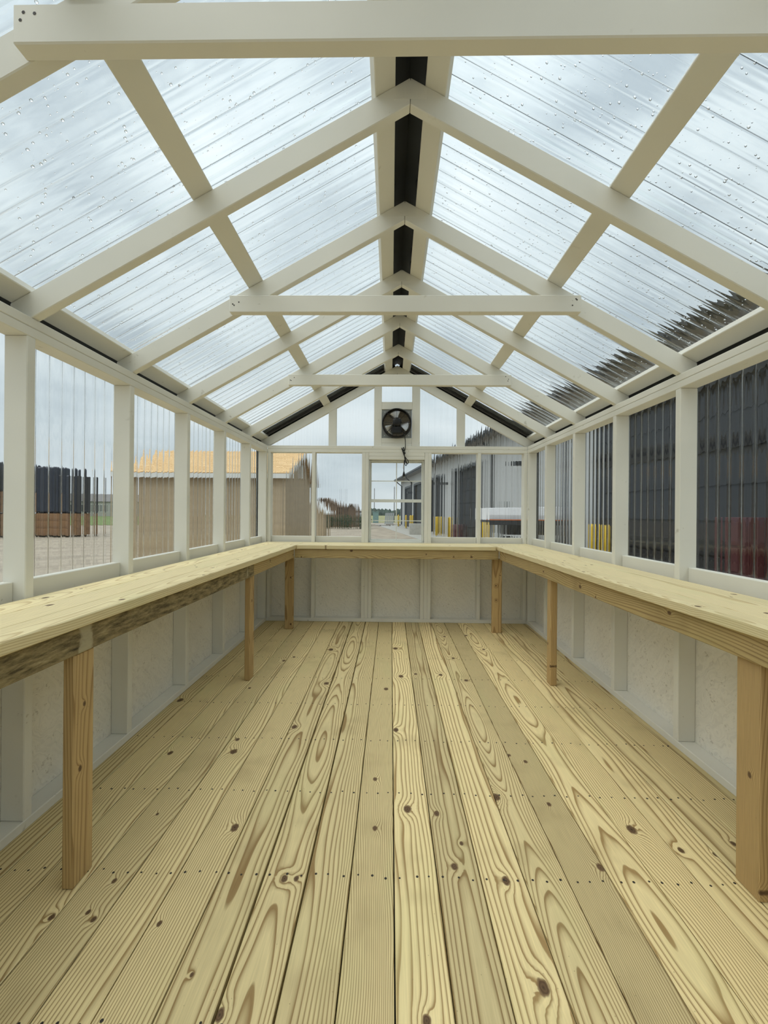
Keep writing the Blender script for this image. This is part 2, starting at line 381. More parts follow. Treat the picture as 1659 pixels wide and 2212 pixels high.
# ------------------------------------------------------------------ dimensions (metres)
W, B = 1.437, 4.519            # half inner width, back wall inner face
WO, BO = W + 0.089, B + 0.089  # outer faces of the studs
FRONT = -0.18                  # inner face of the front wall, behind the camera
ZB, ZT = 1.874, 1.949          # double top plate
SL, APX = 0.558, 2.856         # roof slope and apex of the rafter tops
def zr(x): return APX - SL * abs(x)
CS = 1 / math.sqrt(1 + SL * SL); SN = SL * CS
GZ = -0.30                     # ground level outside

# ------------------------------------------------------------------ floor
floor = box('floor', -WO, WO, FRONT - 0.089, BO, -0.14, -0.045, 'foam', None, 0)  # dark slab added under the planks to block light through the gaps
tag(floor, 'greenish yellow treated pine plank floor with dark gaps and nail rows', 'floor', kind='structure')
PITCH_B, X0 = 0.1445, -0.0406
KNOTS = [(0.017, 1.677, 0.0199), (0.134, 1.657, 0.014), (0.167, 1.41, 0.0143), (0.33, 1.359, 0.0161), (0.34, 1.056, 0.0196), (0.67, 1.419, 0.0155), (0.4, 1.759, 0.0208), (0.878, 1.595, 0.0215), (1.001, 1.501, 0.0126), (1.112, 1.484, 0.0099), (0.035, 0.98, 0.0133), (-0.123, 1.862, 0.0127), (-0.112, 1.573, 0.012), (0.611, 1.723, 0.0116), (0.609, 2.015, 0.0119), (0.544, 2.067, 0.0105), (1.217, 1.534, 0.0116), (0.209, 1.509, 0.0089), (-1.158, 2.035, 0.0157), (-0.868, 2.165, 0.013), (-0.846, 2.056, 0.0211), (-0.651, 1.561, 0.0187), (-0.987, 1.624, 0.007), (-0.959, 1.328, 0.0091), (-0.404, 1.349, 0.0138), (-0.364, 1.35, 0.0104), (-0.596, 2.301, 0.0196), (-1.402, 2.603, 0.0223), (-1.023, 2.797, 0.0119), (-1.064, 1.205, 0.0104), (-0.967, 1.222, 0.0084), (-0.935, 1.202, 0.0093), (-0.732, 1.193, 0.0092), (-0.573, 1.064, 0.0064), (-0.464, 0.981, 0.0134), (-0.861, 3.406, 0.0145), (-0.924, 3.318, 0.017), (-0.58, 3.602, 0.0276), (-0.011, 3.65, 0.0279), (0.024, 3.034, 0.0232), (0.47, 3.426, 0.0174), (0.495, 2.976, 0.0176), (0.475, 4.024, 0.017), (0.695, 4.064, 0.0172), (0.777, 3.657, 0.0155), (-0.084, 2.815, 0.0191), (-0.508, 2.891, 0.0222), (0.136, 3.081, 0.0157), (0.323, 3.071, 0.0182), (-0.023, 2.285, 0.0194)]
y0f, y1f = FRONT - 0.08, BO - 0.01; ymid = (y0f + y1f) / 2
nv, nf = [], []
for k in range(-10, 11):
    xa = X0 + k * PITCH_B + 0.002; xb = xa + PITCH_B - 0.004
    if k == -3: xb -= 0.003
    if k == -4: xb -= 0.004
    xa = max(xa, -WO + 0.01); xb = min(xb, WO - 0.01)
    if xb - xa < 0.03: continue
    dz = random.uniform(-0.0012, 0.0008)
    ks = [q for q in KNOTS if xa <= q[0] <= xb][:6]
    b = board('floor_plank', ((xa + xb) / 2, y0f, -0.019 + dz), ((xa + xb) / 2, y1f, -0.019 + dz), (1, 0, 0), xb - xa, 0.038, 'floor_%d' % (2 * math.ceil(len(ks) / 2)), floor, 0.0025)
    for nm, q in zip(KN, ks): b[nm] = [q[0] - (xa + xb) / 2, q[1] - ymid, q[2] * 0.82]
    for j in range(11):
        yy = 0.145 + 0.4064 * j
        for dxn in (-0.048, 0.0, 0.048):
            cx = (xa + xb) / 2 + dxn + random.uniform(-.006, .006); cyy = yy + random.uniform(-.007, .007); r = random.uniform(.0034, .0048)
            base = len(nv); nv += [(cx + r * math.cos(a * math.pi / 3), cyy + r * math.sin(a * math.pi / 3), 0.0004 + dz) for a in range(6)]
            nv += [(cx + r * math.cos(a * math.pi / 3), cyy + r * math.sin(a * math.pi / 3), -0.003) for a in range(6)]
            nf.append([base + a for a in range(6)]); nf += [[base + a, base + 6 + a, base + 6 + (a + 1) % 6, base + (a + 1) % 6] for a in range(6)]
o = mesh('nail_heads', nv, nf, 'nail', floor); o['kind'] = 'stuff'

# ------------------------------------------------------------------ corrugated clear sheet
PER = 0.0678
def panel(name, origin, ud, vd, nd, width, v0, v1, parent, phase=0.0, seed=0, amp=0.007, rows=1, thick=0.0011, ripple=0.00007):
    """sheet: u across the ribs, v along them; v0/v1 constants or functions of u; two real faces about 1 mm apart"""
    rng = random.Random(seed); O = Vector(origin); U, Vd, N = Vector(ud), Vector(vd), Vector(nd)
    f0 = v0 if callable(v0) else (lambda u: v0); f1 = v1 if callable(v1) else (lambda u: v1)
    n = max(int(width / PER * 22), 8); inn, outt = [], []
    ph = [(rng.uniform(0, 6.28), rng.uniform(40, 420), rng.uniform(.3, 1)) for _ in range(9)]
    def prof(u):
        s = math.sin(2 * math.pi * (u + phase) / PER)
        return amp * (s + 0.10 * math.sin(3 * 2 * math.pi * (u + phase) / PER)) + amp
    for i in range(n + 1):
        u = width * i / n; h = prof(u); e = 1e-4; sl = (prof(u + e) - prof(u - e)) / (2 * e)
        nl = math.hypot(1, sl); t = thick + ripple * sum(a * math.sin(k * u + p) for p, k, a in ph)
        inn.append((u, h)); outt.append((u - sl / nl * t, h + t / nl))
    V, F = [], []; m = n + 1
    for L in (inn, outt):
        for j in range(rows + 1):
            for (u, h) in L:
                uu = min(max(u, 0), width); a, b = f0(uu), f1(uu); V.append(O + U * u + Vd * (a + (b - a) * j / rows) + N * h)
    k0 = (rows + 1) * m
    for j in range(rows):
        for i in range(n):
            q = j * m + i
            F.append([q, q + 1, q + m + 1, q + m]); F.append([k0 + q + 1, k0 + q, k0 + q + m, k0 + q + m + 1])
    o = mesh(name, V, F, 'poly', parent, True)
    if U.cross(Vd).dot(N) > 0: o.data.flip_normals()
    return o, (lambda u: prof(u) + 0.0013)

# ------------------------------------------------------------------ side walls
STUDS = {-1: 3.957, 1: 3.975}
def side_wall(s, name, label):
    xo = s * WO
    wall = box(name, min(xo, xo + s * .011), max(xo, xo + s * .011), FRONT - 0.089, BO, -0.12, 0.90, 'osb', None, 0)
    tag(wall, label, 'wall', kind='structure')
    xi = s * W; lo, hi = min(xi, xo), max(xi, xo)
    box('bottom_plate', lo, hi, FRONT, BO, 0.0, 0.038, 'paint', wall)
    box('top_plate', lo, hi, FRONT - .089, BO, ZB, ZB + 0.0372, 'paint', wall)
    box('top_plate', lo, hi, FRONT - .089, B - .0005, ZB + 0.038, ZT, 'paint', wall)
    ys = [STUDS[s] - k * 0.6096 for k in range(7)]
    for y in ys: box('stud', lo, hi, y, y + 0.038, 0.038, ZB, 'paint', wall)
    box('stud', lo, hi, B - .0385, B - .0005, 0.038, ZB, 'paint', wall)       # corner stud
    box('stud', lo, hi, FRONT, FRONT + .038, 0.038, ZB, 'paint', wall)
    bl, bh = sorted((s * 1.483, s * (WO - 0.001)))
    edges = [B - .0385] + ys + [FRONT + .038]
    for a, b in zip(edges[:-1], edges[1:]):
        box('sill_block', bl, bh, b + 0.038 if b in ys else b, a, 0.853, 0.942, 'paint', wall)
    y = FRONT - .089; wd = 9 * PER; j = 0
    while y < BO - 0.1:
        w = min(wd, BO - y)
        if s > 0: panel('clear_corrugated_panel', (xo + 0.0005, y, 0), (0, 1, 0), (0, 0, 1), (1, 0, 0), w, 0.905, 1.925, wall, seed=j + 20, phase=0.013)
        else: panel('clear_corrugated_panel', (xo - 0.0005, y, 0), (0, 1, 0), (0, 0, 1), (-1, 0, 0), w, 0.905, 1.925, wall, seed=j + 50, phase=0.03)
        y += wd; j += 1
    a, b = sorted((s * (WO + .019), s * (WO + .032)))
    box('corner_trim', a, b, 4.50, BO + 0.032, -0.12, 1.95, 'dark_trim', wall, 0)
    a, b = sorted((s * (WO + .020), s * (WO + .036)))
    box('eave_trim', a, b, FRONT - .12, BO + .03, 1.90, 2.025, 'dark_trim', wall, 0)
    return wall
wl = side_wall(-1, 'wall_left', 'cream painted stud wall with clear corrugated glazing facing the tan shed')
wr = side_wall(1, 'wall_right', 'cream painted stud wall with clear corrugated glazing facing the grey metal workshop')

# ------------------------------------------------------------------ back wall
wb = box('wall_back', -WO, WO, BO, BO + .011, -0.12, 0.90, 'osb', None, 0)
tag(wb, 'cream painted gable end wall with small window and exhaust fan', 'wall', kind='structure')
box('bottom_plate', -W, W, B, BO, 0, 0.038, 'paint', wb)
box('top_plate', -W, W, B, BO, ZB, ZB + .0372, 'paint', wb)
box('top_plate', -W, W, B, BO, ZB + .038, ZT, 'paint', wb)
for x in (-1.437, -0.941, -0.385, -0.347, 0.309, 0.347, 0.891, 1.399):
    box('stud', x + .0002, x + .038, B, BO, .038, ZB, 'paint', wb)
for x in (-0.308, 0.270):
    box('cripple_stud', x, x + .038, B, BO, .038, 0.842, 'paint', wb)
box('window_header', -.308, .308, B, BO, ZB - .0382, ZB, 'paint', wb)
box('window_header', -.308, .308, B, BO, ZB - .0765, ZB - .0387, 'paint', wb)
box('window_sill_plate', -.308, .308, B, BO, 0.843, 0.8795, 'paint', wb)
for a, b in ((-1.399, -.941), (-.903, -.385), (.385, .891), (.929, 1.399)):
    box('sill_block', a + .0003, b - .0003, BO - .043, BO - .001, .853, .942, 'paint', wb)
G0, G1 = 4.565, 4.603     # gable framing plane
gv = APX - 0.1015         # apex of the rafter undersides
def gz(x): return gv - SL * abs(x)
for x0, x1 in ((-.765, -.677), (-.256, -.172), (.168, .256), (.668, .758)):
    prism('gable_stud', [(x0, ZT), (x1, ZT), (x1, gz(x1)), (x0, gz(x0))], G0, G1, 'paint', wb)
box('fan_block', -.172, .168, G0, G1, 2.364, 2.449, 'paint', wb)
box('fan_block', -.172, .168, G0, G1, ZT, 1.988, 'paint', wb)
box('fan_block', -.172, .168, G0, G1, 1.9885, 2.045, 'paint', wb)
# clear panels: below the plate either side of the window, and the gable triangle
def bp(x0, x1, v0, v1, sd, ph=0.02): panel('clear_corrugated_panel', (x0, BO + .0005, 0), (1, 0, 0), (0, 0, 1), (0, 1, 0), x1 - x0, v0, v1, wb, seed=sd, phase=ph)
for i, (x0, x1) in enumerate(((-WO, -.92), (-.92, -.315), (.315, .91), (.91, WO))): bp(x0, x1, .905, 1.90, 80 + i)
gx = [-1.52, -.92, -.31, -.172]
for i, (x0, x1) in enumerate(((-1.50, -.92), (-.92, -.31), (-.31, -.172), (.168, .31), (.31, .91), (.91, 1.50))):
    bp(x0, x1, 1.90, (lambda u, x0=x0: zr(x0 + u) + .02), 90 + i)
bp(-.172, .168, 2.40, (lambda u: zr(-.172 + u) + .02), 99)
# ------------------------------------------------------------------ front wall behind the camera (open doorway)
wf = box('wall_front', -WO, -.50, FRONT - .1, FRONT - .089, -.12, .90, 'osb', None, 0)
tag(wf, 'cream painted front wall with open doorway', 'wall', kind='structure')
box('lower_panel', .50, WO, FRONT - .1, FRONT - .089, -.12, .90, 'osb', wf, 0)
for x in (-1.437, -.96, -.538, .50, .92, 1.399): box('stud', x, x + .038, FRONT - .089, FRONT, .0, ZB, 'paint', wf)
box('top_plate', -W, W, FRONT - .089, FRONT, ZB, ZB + .0372, 'paint', wf)
box('top_plate', -W, W, FRONT - .089, FRONT, ZB + .038, ZT, 'paint', wf)
for a, b, sd in ((-1.5, -.5, 1), (.5, 1.5, 2)):
    panel('clear_corrugated_panel', (a, FRONT - .0895, 0), (1, 0, 0), (0, 0, 1), (0, -1, 0), b - a, .905, 1.9, wf, seed=sd)
for a, b, sd in ((-1.5, -.5, 3), (-.5, .5, 4), (.5, 1.5, 5)):
    panel('clear_corrugated_panel', (a, FRONT - .0895, 0), (1, 0, 0), (0, 0, 1), (0, -1, 0), b - a, 1.9, (lambda u, a=a: zr(a + u) + .02), wf, seed=sd)

# ------------------------------------------------------------------ roof
ceil = empty('ceiling'); tag(ceil, 'clear corrugated gable roof on cream painted rafters and purlins', 'roof', kind='structure')
RAF = [3.979 - k * 0.6096 for k in range(7)]
gap = 0.0008
def rafter_poly(s):
    p = [(gap, APX), (gap, gv), (W + .006, ZT + .0005), (WO, ZT + .0005), (WO, zr(WO))]
    return [(s * a, b) for a, b in p]
for y in RAF + [G0, FRONT - .085]:
    for s in (-1, 1):
        r = prism('rafter', rafter_poly(s), y, y + .038, 'paint', ceil)
        bm = bmesh.new(); bm.from_mesh(r.data); bmesh.ops.bevel(bm, geom=list(bm.edges), offset=.0025, segments=1, affect='EDGES'); bm.to_mesh(r.data); bm.free()
    # painted-over toothed connector plate at the apex
    pv = [(-.062, APX - .082), (.062, APX - .082), (.062, APX - .042), (0, APX - .012), (-.062, APX - .042)]
    o = prism('connector_plate', pv, y - .0012, y, 'paint', ceil)
    tv, tf = [], []
    for ix in range(9):
        for iz in range(5):
            tx = -.052 + ix * .013; tz = APX - .076 + iz * .0085 + random.uniform(-.001, .001)
            if tz > APX - .05 - abs(tx) * .3: continue
            b0 = len(tv); tv += [(tx - .0022, y - .0028, tz), (tx + .0022, y - .0028, tz), (tx + .0022, y - .001, tz + .0028), (tx - .0022, y - .001, tz + .0028), (tx, y - .0013, tz - .001)]
            tf += [[b0, b0 + 1, b0 + 2, b0 + 3], [b0, b0 + 4, b0 + 1]]
    t = mesh('plate_teeth', tv, tf, 'paint', o); t['kind'] = 'stuff'
for y in (RAF[1], RAF[3], RAF[5]):
    c = box('collar_tie', -.910, .908, y - .038, y - .0003, 2.251, 2.339, 'paint', ceil)
    nv, nf = [], []
    for x in (-.885, -.86, -.892, .885, .862, .88):
        zz = 2.31 + random.uniform(-.025, .015); r = .004; b0 = len(nv)
        nv += [(x + r * math.cos(a * math.pi / 3), y - .0386, zz + r * math.sin(a * math.pi / 3)) for a in range(6)]; nf.append([b0 + a for a in range(6)])
    o = mesh('nail_holes', nv, nf, 'nail', c); o['kind'] = 'stuff'
# purlins lie flat on top of the rafters
NR = {s: Vector((s * SN, 0, CS)) for s in (-1, 1)}; DR = {s: Vector((s * CS, 0, -SN)) for s in (-1, 1)}
def on_roof(s, x, h=0.0): return Vector((s * x, 0, zr(x))) + NR[s] * h
for s in (-1, 1):
    for x0, x1 in ((.055, .131), (.747, .823), (1.445, 1.522)):
        c = on_roof(s, (x0 + x1) / 2, .0193)
        board('purlin', c + Vector((0, FRONT - .12, 0)), c + Vector((0, BO + .01, 0)), DR[s], (x1 - x0) / CS, .038, 'paint', ceil)
# roof sheets with rain drops
RY0 = FRONT - .17; RY1 = BO + .085; NP = 8; PW = (RY1 - RY0) / NP
ico = bmesh.new(); bmesh.ops.create_icosphere(ico, subdivisions=1, radius=1.0); IV = [v.co.copy() for v in ico.verts]; IF = [[v.index for v in f.verts] for f in ico.faces]; ico.free()
for s in (-1, 1):
    for j in range(NP):
        org = on_roof(s, .045, .0388) + Vector((0, RY0 + j * PW, 0))
        L = (1.62 - .045) / CS
        p, top = panel('clear_roof_panel', org, (0, 1, 0), DR[s], NR[s], PW + .01, 0.0, L, ceil, seed=j + 100 * (s + 2), phase=.01 * j, rows=10, amp=.0054, thick=.0009, ripple=.00009)
        dv, df = [], []; rng = random.Random(j * 7 + s)
        yc = RY0 + (j + .5) * PW
        for q in range(950 if 0.6 < yc < 2.6 else 420):
            u = rng.uniform(.01, PW - .01); v = rng.uniform(.12, L - .02); r = .0013 + .0036 * rng.random() ** 2.4
            cpt = org + Vector((0, u, 0)) + DR[s] * v + NR[s] * (top(u) + .0002); b0 = len(dv)
            for w in IV: dv.append(cpt + Vector((0, w.x * r, 0)) + DR[s] * (w.y * r * 1.15) + NR[s] * (w.z * r * .55))
            df += [[b0 + i for i in f] for f in IF]
        d = mesh('rain_drops', dv, df, 'drop', p, True); d['kind'] = 'stuff'
    # dark rake closure over the gable rafter
    for h0, h1, ya, yb in ((.0545, .0565, 4.462, RY1 + .012), (-.05, .0565, RY1 + .012, RY1 + .014)):
        a, b = on_roof(s, .0, h0), on_roof(s, 1.63, h0); c, d = on_roof(s, 1.63, h1), on_roof(s, .0, h1)
        prism('rake_trim', [(q.x, q.z) for q in (a, b, c, d)], ya, yb, 'dark_trim', ceil)
    # ridge: foam closure with a comb edge following the ribs, metal cap above
    cv = [];
    a0 = on_roof(s, .05, .0405); n = 150
    V, F = [], []
    for i in range(n + 1):
        yy = RY0 + (RY1 - RY0) * i / n; k = .012 + .02 * (0.5 + 0.5 * math.sin(2 * math.pi * yy / PER * 0.5)) * (0.6 + 0.4 * math.sin(yy * 37))
        for (dx, h) in ((0.03, -.002), (0.03, .022), (-k, .022), (-k * .7, .004)):
            V.append(a0 + DR[s] * dx + NR[s] * h + Vector((0, yy, 0)))
    for i in range(n):
        for q in range(4): F.append([i * 4 + q, i * 4 + (q + 1) % 4, (i + 1) * 4 + (q + 1) % 4, (i + 1) * 4 + q])
    mesh('closure_strip', V, F, 'foam', ceil)
hc = .0388 + .024
pr = [on_roof(-1, .108, hc), on_roof(-1, 0.0, hc), on_roof(1, .108, hc)]
pr[1] = Vector((0, 0, APX + hc / CS)); q = [p + Vector((0, 0, .003)) for p in pr]
poly = [(p.x, p.z) for p in pr] + [(p.x, p.z) for p in reversed(q)]
prism('ridge_cap', poly, RY0 - .01, RY1 + .02, 'charcoal', ceil)

# ------------------------------------------------------------------ window in the back wall
win = empty('window_1', (0, BO - .03, .88)); tag(win, 'small white vinyl sash window with grid bars looking at workshop', 'window', kind='structure')
wy0, wy1 = BO - .045, BO + .012
for nm, a in (('window_frame', (-.306, -.292, wy0, wy1, .881, 1.795)), ('window_frame', (.290, .306, wy0, wy1, .881, 1.795)),
              ('window_frame', (-.292, .290, wy0, wy1, 1.781, 1.795)), ('window_frame', (-.292, .290, wy0 - .01, wy1, .881, .905))):
    box(nm, *a, 'vinyl', win, .002)
def sash(z0, z1, y, rail_top, rail_bot):
    for a in ((-.2915, -.281, z0, z1), (.279, .2895, z0, z1), (-.281, .279, z1 - rail_top, z1), (-.281, .279, z0, z0 + rail_bot)):
        box('sash_rail', a[0], a[1], y, y + .022, a[2], a[3], 'vinyl', win, .0015)
    box('pane', -.281, .279, y + .010, y + .014, z0 + rail_bot, z1 - rail_top, 'pane', win, 0)
    zm = (z0 + rail_bot + z1 - rail_top) / 2
    box('muntin', -.0055, .0045, y + .003, y + .009, z0 + rail_bot, z1 - rail_top, 'vinyl', win, .001)
    box('muntin', -.281, .279, y + .0025, y + .0085, zm - .0045, zm + .0045, 'vinyl', win, .001)
sash(1.340, 1.780, BO - .018, .010, .022)
sash(0.906, 1.361, BO - .043, .034, .010)

# ------------------------------------------------------------------ exhaust fan
FX, FZ, FR = -.003, 2.205, .155
fan = empty('exhaust_fan', (FX, G0, 2.046)); tag(fan, 'black round exhaust fan with wire guard mounted in the gable', 'fan')
# mounting panel: square sheet with a round hole
V, F = [], []; N = 48
for k in range(N):
    a = 2 * math.pi * k / N; c, s_ = math.cos(a), math.sin(a); q = 1 / max(abs(c), abs(s_))
    ox = FX + c * q * .168; oz = FZ + s_ * q * .158
    V += [(FX + c * FR, G0 + .012, FZ + s_ * FR), (ox, G0 + .012, oz), (FX + c * FR, G0 + .016, FZ + s_ * FR), (ox, G0 + .016, oz)]
for k in range(N):
    a, b = 4 * k, 4 * ((k + 1) % N)
    F += [[a, b, b + 1, a + 1], [a + 2, a + 3, b + 3, b + 2], [a, a + 2, b + 2, b], [a + 1, b + 1, b + 3, a + 3]]
mp_ = mesh('mounting_panel', V, F, 'galv', fan)
for sx_ in (-1, 1):
    for sz_ in (-1, 1):
        lathe('screw', [(.006, 0), (.006, .004)], 'blade', mp_, 8, (FX + sx_ * .135, G0 + .007, FZ + sz_ * .13), 'Y')
V, F = [], []
for (r, y) in ((.163, G0 + .012), (.163, G0 - .045), (.156, G0 - .052), (.150, G0 - .045), (.150, G0 + .02)):
    V += [(FX + r * math.cos(2 * math.pi * k / 64), y, FZ + r * math.sin(2 * math.pi * k / 64)) for k in range(64)]
for i in range(4):
    for k in range(64): F.append([i * 64 + k, i * 64 + (k + 1) % 64, (i + 1) * 64 + (k + 1) % 64, (i + 1) * 64 + k])
mesh('shroud_ring', V, F, 'black', fan, True)
for k in range(8):
    z = FZ - .157 + k * .0394
    box('shutter_louver', FX - .165, FX + .165, G1 + .004, G1 + .008, z, z + .0385, 'louver', fan, 0, along=0)
    box('shutter_louver_lip', FX - .165, FX + .165, G1 - .004, G1 + .004, z, z + .003, 'louver', fan, 0, along=0)
GY = G0 - .058
V, F = [], []
for r in [.056 + .0105 * i for i in range(10)]:
    v, f = tube_geo([(FX + r * math.cos(2 * math.pi * k / 40), GY, FZ + r * math.sin(2 * math.pi * k / 40)) for k in range(40)], .0009, 4, True)
    b0 = len(V); V += v; F += [[i + b0 for i in q] for q in f]
g = mesh('guard_rings', V, F, 'black', fan)
for k in range(8):
    a = k * math.pi / 4
    tube('guard_spoke', [(FX + r * math.cos(a), GY - .002, FZ + r * math.sin(a)) for r in (.045, .1, .157)], .0022, 'black', fan, 6)
for k, a0 in enumerate((97, 217, 337)):
    V, F = [], []; nr, na = 7, 6
    for i in range(nr):
        r = .045 + .098 * i / (nr - 1); half = math.radians(15 + 15 * (i / (nr - 1)) ** .8); off = math.radians(6 * i / (nr - 1))
        for j in range(na):
            t = -1 + 2 * j / (na - 1); a = math.radians(a0) + off + t * half
            rr = r - (.012 * t * t if i == nr - 1 else 0)
            V.append((FX + rr * math.cos(a), G0 - .022 + .016 * t, FZ + rr * math.sin(a)))
    for i in range(nr - 1):
        for j in range(na - 1): F.append([i * na + j, i * na + j + 1, (i + 1) * na + j + 1, (i + 1) * na + j])
    o = mesh('blade', V, F, 'blade', fan, True); md = o.modifiers.new('thickness', 'SOLIDIFY'); md.thickness = .0016
lathe('motor', [(.03, -.06), (.047, -.052), (.05, -.03), (.05, .02), (.03, .03)], 'black', fan, 24, (FX + .003, G0 - .052, FZ), 'Y')
for k in range(8):
    a = k * math.pi / 4 + .2
    lathe('motor_bolt', [(.0028, 0), (.0022, .004)], 'blade', fan, 8, (FX + .003 + .049 * math.cos(a), G0 - .095, FZ + .049 * math.sin(a)), 'Y')
box('junction_box', FX - .052, FX + .056, G0 - .10, G0 - .055, FZ - .125, FZ - .046, 'black', fan, .008)
# cord with bundled loops, tag and plug
CY = B - .012
cord = tube('power_cord', spline([(FX + .05, G0 - .09, FZ - .09), (FX + .075, G0 - .095, FZ - .12), (.088, B - .03, 2.03), (.094, CY, 1.96), (.088, CY, 1.90), (.068, CY, 1.905), (.052, CY - .004, 1.925),
        (.062, CY - .004, 1.895), (.082, CY - .006, 1.84), (.112, CY, 1.80), (.128, CY, 1.775), (.118, CY, 1.75), (.095, CY - .004, 1.775), (.084, CY - .008, 1.84), (.080, CY - .012, 1.91), (.070, CY - .008, 1.93),
        (.068, CY - .008, 1.90), (.085, CY - .012, 1.83), (.108, CY - .008, 1.765), (.106, CY - .006, 1.735), (.092, CY - .006, 1.738), (.084, CY - .006, 1.79), (.080, CY - .004, 1.74), (.079, CY, 1.69), (.079, CY, 1.664)], 8), .0042, 'black', fan, 8)
for z in (1.87, 1.862): lathe('cord_tie', [(.014, 0), (.014, .005)], 'black', cord, 12, (.083, CY - .006, z))
prism('cord_tag', [(.066, 1.700), (.076, 1.702), (.080, 1.762), (.074, 1.762)], CY - .006, CY - .0045, 'tag', cord)
lathe('plug', [(.004, .058), (.007, .05), (.014, .02), (.014, .0)], 'black', cord, 14, (.079, CY, 1.612))
for dx in (-.006, .006): box('plug_prong', .079 + dx - .001, .079 + dx + .001, CY - .003, CY + .003, 1.596, 1.614, 'brass', cord, 0)

# ------------------------------------------------------------------ workbenches
BZ = 0.88
def wb_side(s, name_label, fx_far, fx_near, apron_mats, legs, joint):
    """front edge line from (fx_near at y=1.0) to (fx_far at y=4.07); planks follow the front edge"""
    t = empty('workbench', (s * 1.2, 2.2, 0)); tag(t, name_label, 'workbench', 'pine workbenches around the walls')
    kx = (fx_far - fx_near) / 3.07
    def fx(y): return s * (fx_near + kx * (y - 1.0))
    yA, yE = FRONT + .045, B - .143
    for i in range(2):
        xc = s * (W - .002 - .0693 - i * .1405)
        p = board('bench_plank', (xc, yA, BZ - .019), (xc, yE, BZ - .019), (1, 0, 0), .1385, .038, 'bench', t)
        p['knot_a'] = [random.uniform(-.05, .05), random.uniform(-1.5, 1.2), random.uniform(.008, .014)]
        p['knot_b'] = [random.uniform(-.05, .05), random.uniform(-.5, 1.8), random.uniform(.006, .011)]
    # front plank: slightly tapered, waney edged
    xs = s * (W - .002 - .281); n = 26; V, F = [], []; cxm = s * 1.09; cym = (yA + yE) / 2
    for k in range(n + 1):
        y = yA + (yE - yA) * k / n; wv = s * .006 * math.sin(y * 2.1 + s) * (1 if s > 0 else .4)
        xf = fx(y) + wv; e = s * .0035
        for (x, z) in ((xs, .0185), (xf + e, .019), (xf, .0155), (xf, -.0155), (xf + e, -.019), (xs, -.019)): V.append((x - cxm, y - cym, z))
    for k in range(n):
        for q in range(6): F.append([k * 6 + q, k * 6 + (q + 1) % 6, (k + 1) * 6 + (q + 1) % 6, (k + 1) * 6 + q])
    F += [list(range(6))[::-1], [n * 6 + q for q in range(6)]]
    m_ = bpy.data.meshes.new('bench_plank'); m_.from_pydata(V, [], F); m_.update()
    bm = bmesh.new(); bm.from_mesh(m_); bmesh.ops.recalc_face_normals(bm, faces=bm.faces); bm.to_mesh(m_); bm.free()
    p = bpy.data.objects.new('bench_plank', m_); p.matrix_basis = Matrix.Translation((cxm, cym, BZ - .019)); link(p, 'bench', t)
    p['knot_a'] = [s * -.02, -.6, .010]; p['knot_b'] = [s * .03, .7, .008]
    ap = s * .042
    segs = [(yA, joint, apron_mats[0]), (joint + .002, 4.089, apron_mats[1])]
    for y0, y1, m in segs:
        p = board('apron', (fx(y0) + ap, y0, BZ - .0395 - .0445), (fx(y1) + ap, y1, BZ - .0395 - .0445), (0, 0, 1), .089, .036, m, t)
        p['knot_a'] = [-.01, .55, .011]; p['knot_b'] = [.02, -.2, .009]; p['knot_c'] = [.0, 1.1, .008]
    for (y0, y1, x0, x1) in legs:
        l = box('leg', min(x0, x1), max(x0, x1), y0, y1, 0.0, BZ - .129, 'leg', t, .004)
        l['knot_a'] = [random.uniform(-.02, .02), random.uniform(-.1, .2), .008]
    return t
wb_side(-1, 'long pine workbench with dark weathered apron along the wall beside the tan shed', 1.007, 1.040,
        ('weathered', 'apron'), [(1.290, 1.378, -1.106, -1.068), (2.912, 3.0, -1.102, -1.064), (4.205, 4.243, -1.150, -1.063)], 2.93)
wb_side(1, 'long pine workbench with knotty amber apron along the wall beside the metal workshop', 1.003, 1.064,
        ('apron', 'apron'), [(1.302, 1.392, 1.103, 1.141), (2.905, 2.975, 1.074, 1.120), (4.165, 4.203, .975, 1.072)], 3.9)
t = empty('workbench', (0, 4.3, 0)); tag(t, 'short pine workbench under the small window, spanning between the long benches', 'workbench', 'pine workbenches around the walls')
board('bench_plank', (-W + .002, B - .0715, BZ - .019), (W - .002, B - .0715, BZ - .019), (0, 1, 0), .1385, .038, 'bench', t)
for ya, yb in ((4.2380, 4.3765), (4.0740, 4.2360)):
    p = board('bench_plank', (-1.0, (ya + yb) / 2, BZ - .0192), (.984, (ya + yb) / 2, BZ - .0192), (0, 1, 0), yb - ya, .038, 'bench', t)
    p['knot_a'] = [-.07, -.7, .012]
p = board('apron', (-1.024, 4.108, BZ - .084), (1.016, 4.108, BZ - .084), (0, 0, 1), .089, .036, 'apron', t); p['knot_a'] = [-.02, .75, .01]; p['knot_b'] = [.03, -.45, .012]; p['knot_c'] = [.0, .3, .006]

# ================================================================== outside
# ground
g = mesh('yard_ground', [(-140, -30, GZ), (140, -30, GZ), (140, 260, GZ), (-140, 260, GZ)], [[0, 1, 2, 3]], 'gravel')
tag(g, 'wet brown gravel yard around the greenhouse', 'ground', kind='structure')
g = mesh('grass_verge', [(-140, 40, GZ + .02), (-24, 40, GZ + .02), (-30, 120, GZ + .02), (-140, 120, GZ + .02)], [[0, 1, 2, 3]], 'grass'); tag(g, 'green grass verge beyond the lumber stacks', 'grass', kind='stuff')
g = mesh('dry_field', [(-14, 58, GZ + .02), (30, 58, GZ + .02), (90, 250, GZ + .02), (-90, 250, GZ + .02)], [[0, 1, 2, 3]], 'field'); tag(g, 'yellow green field beyond the gravel yard', 'field', kind='stuff')

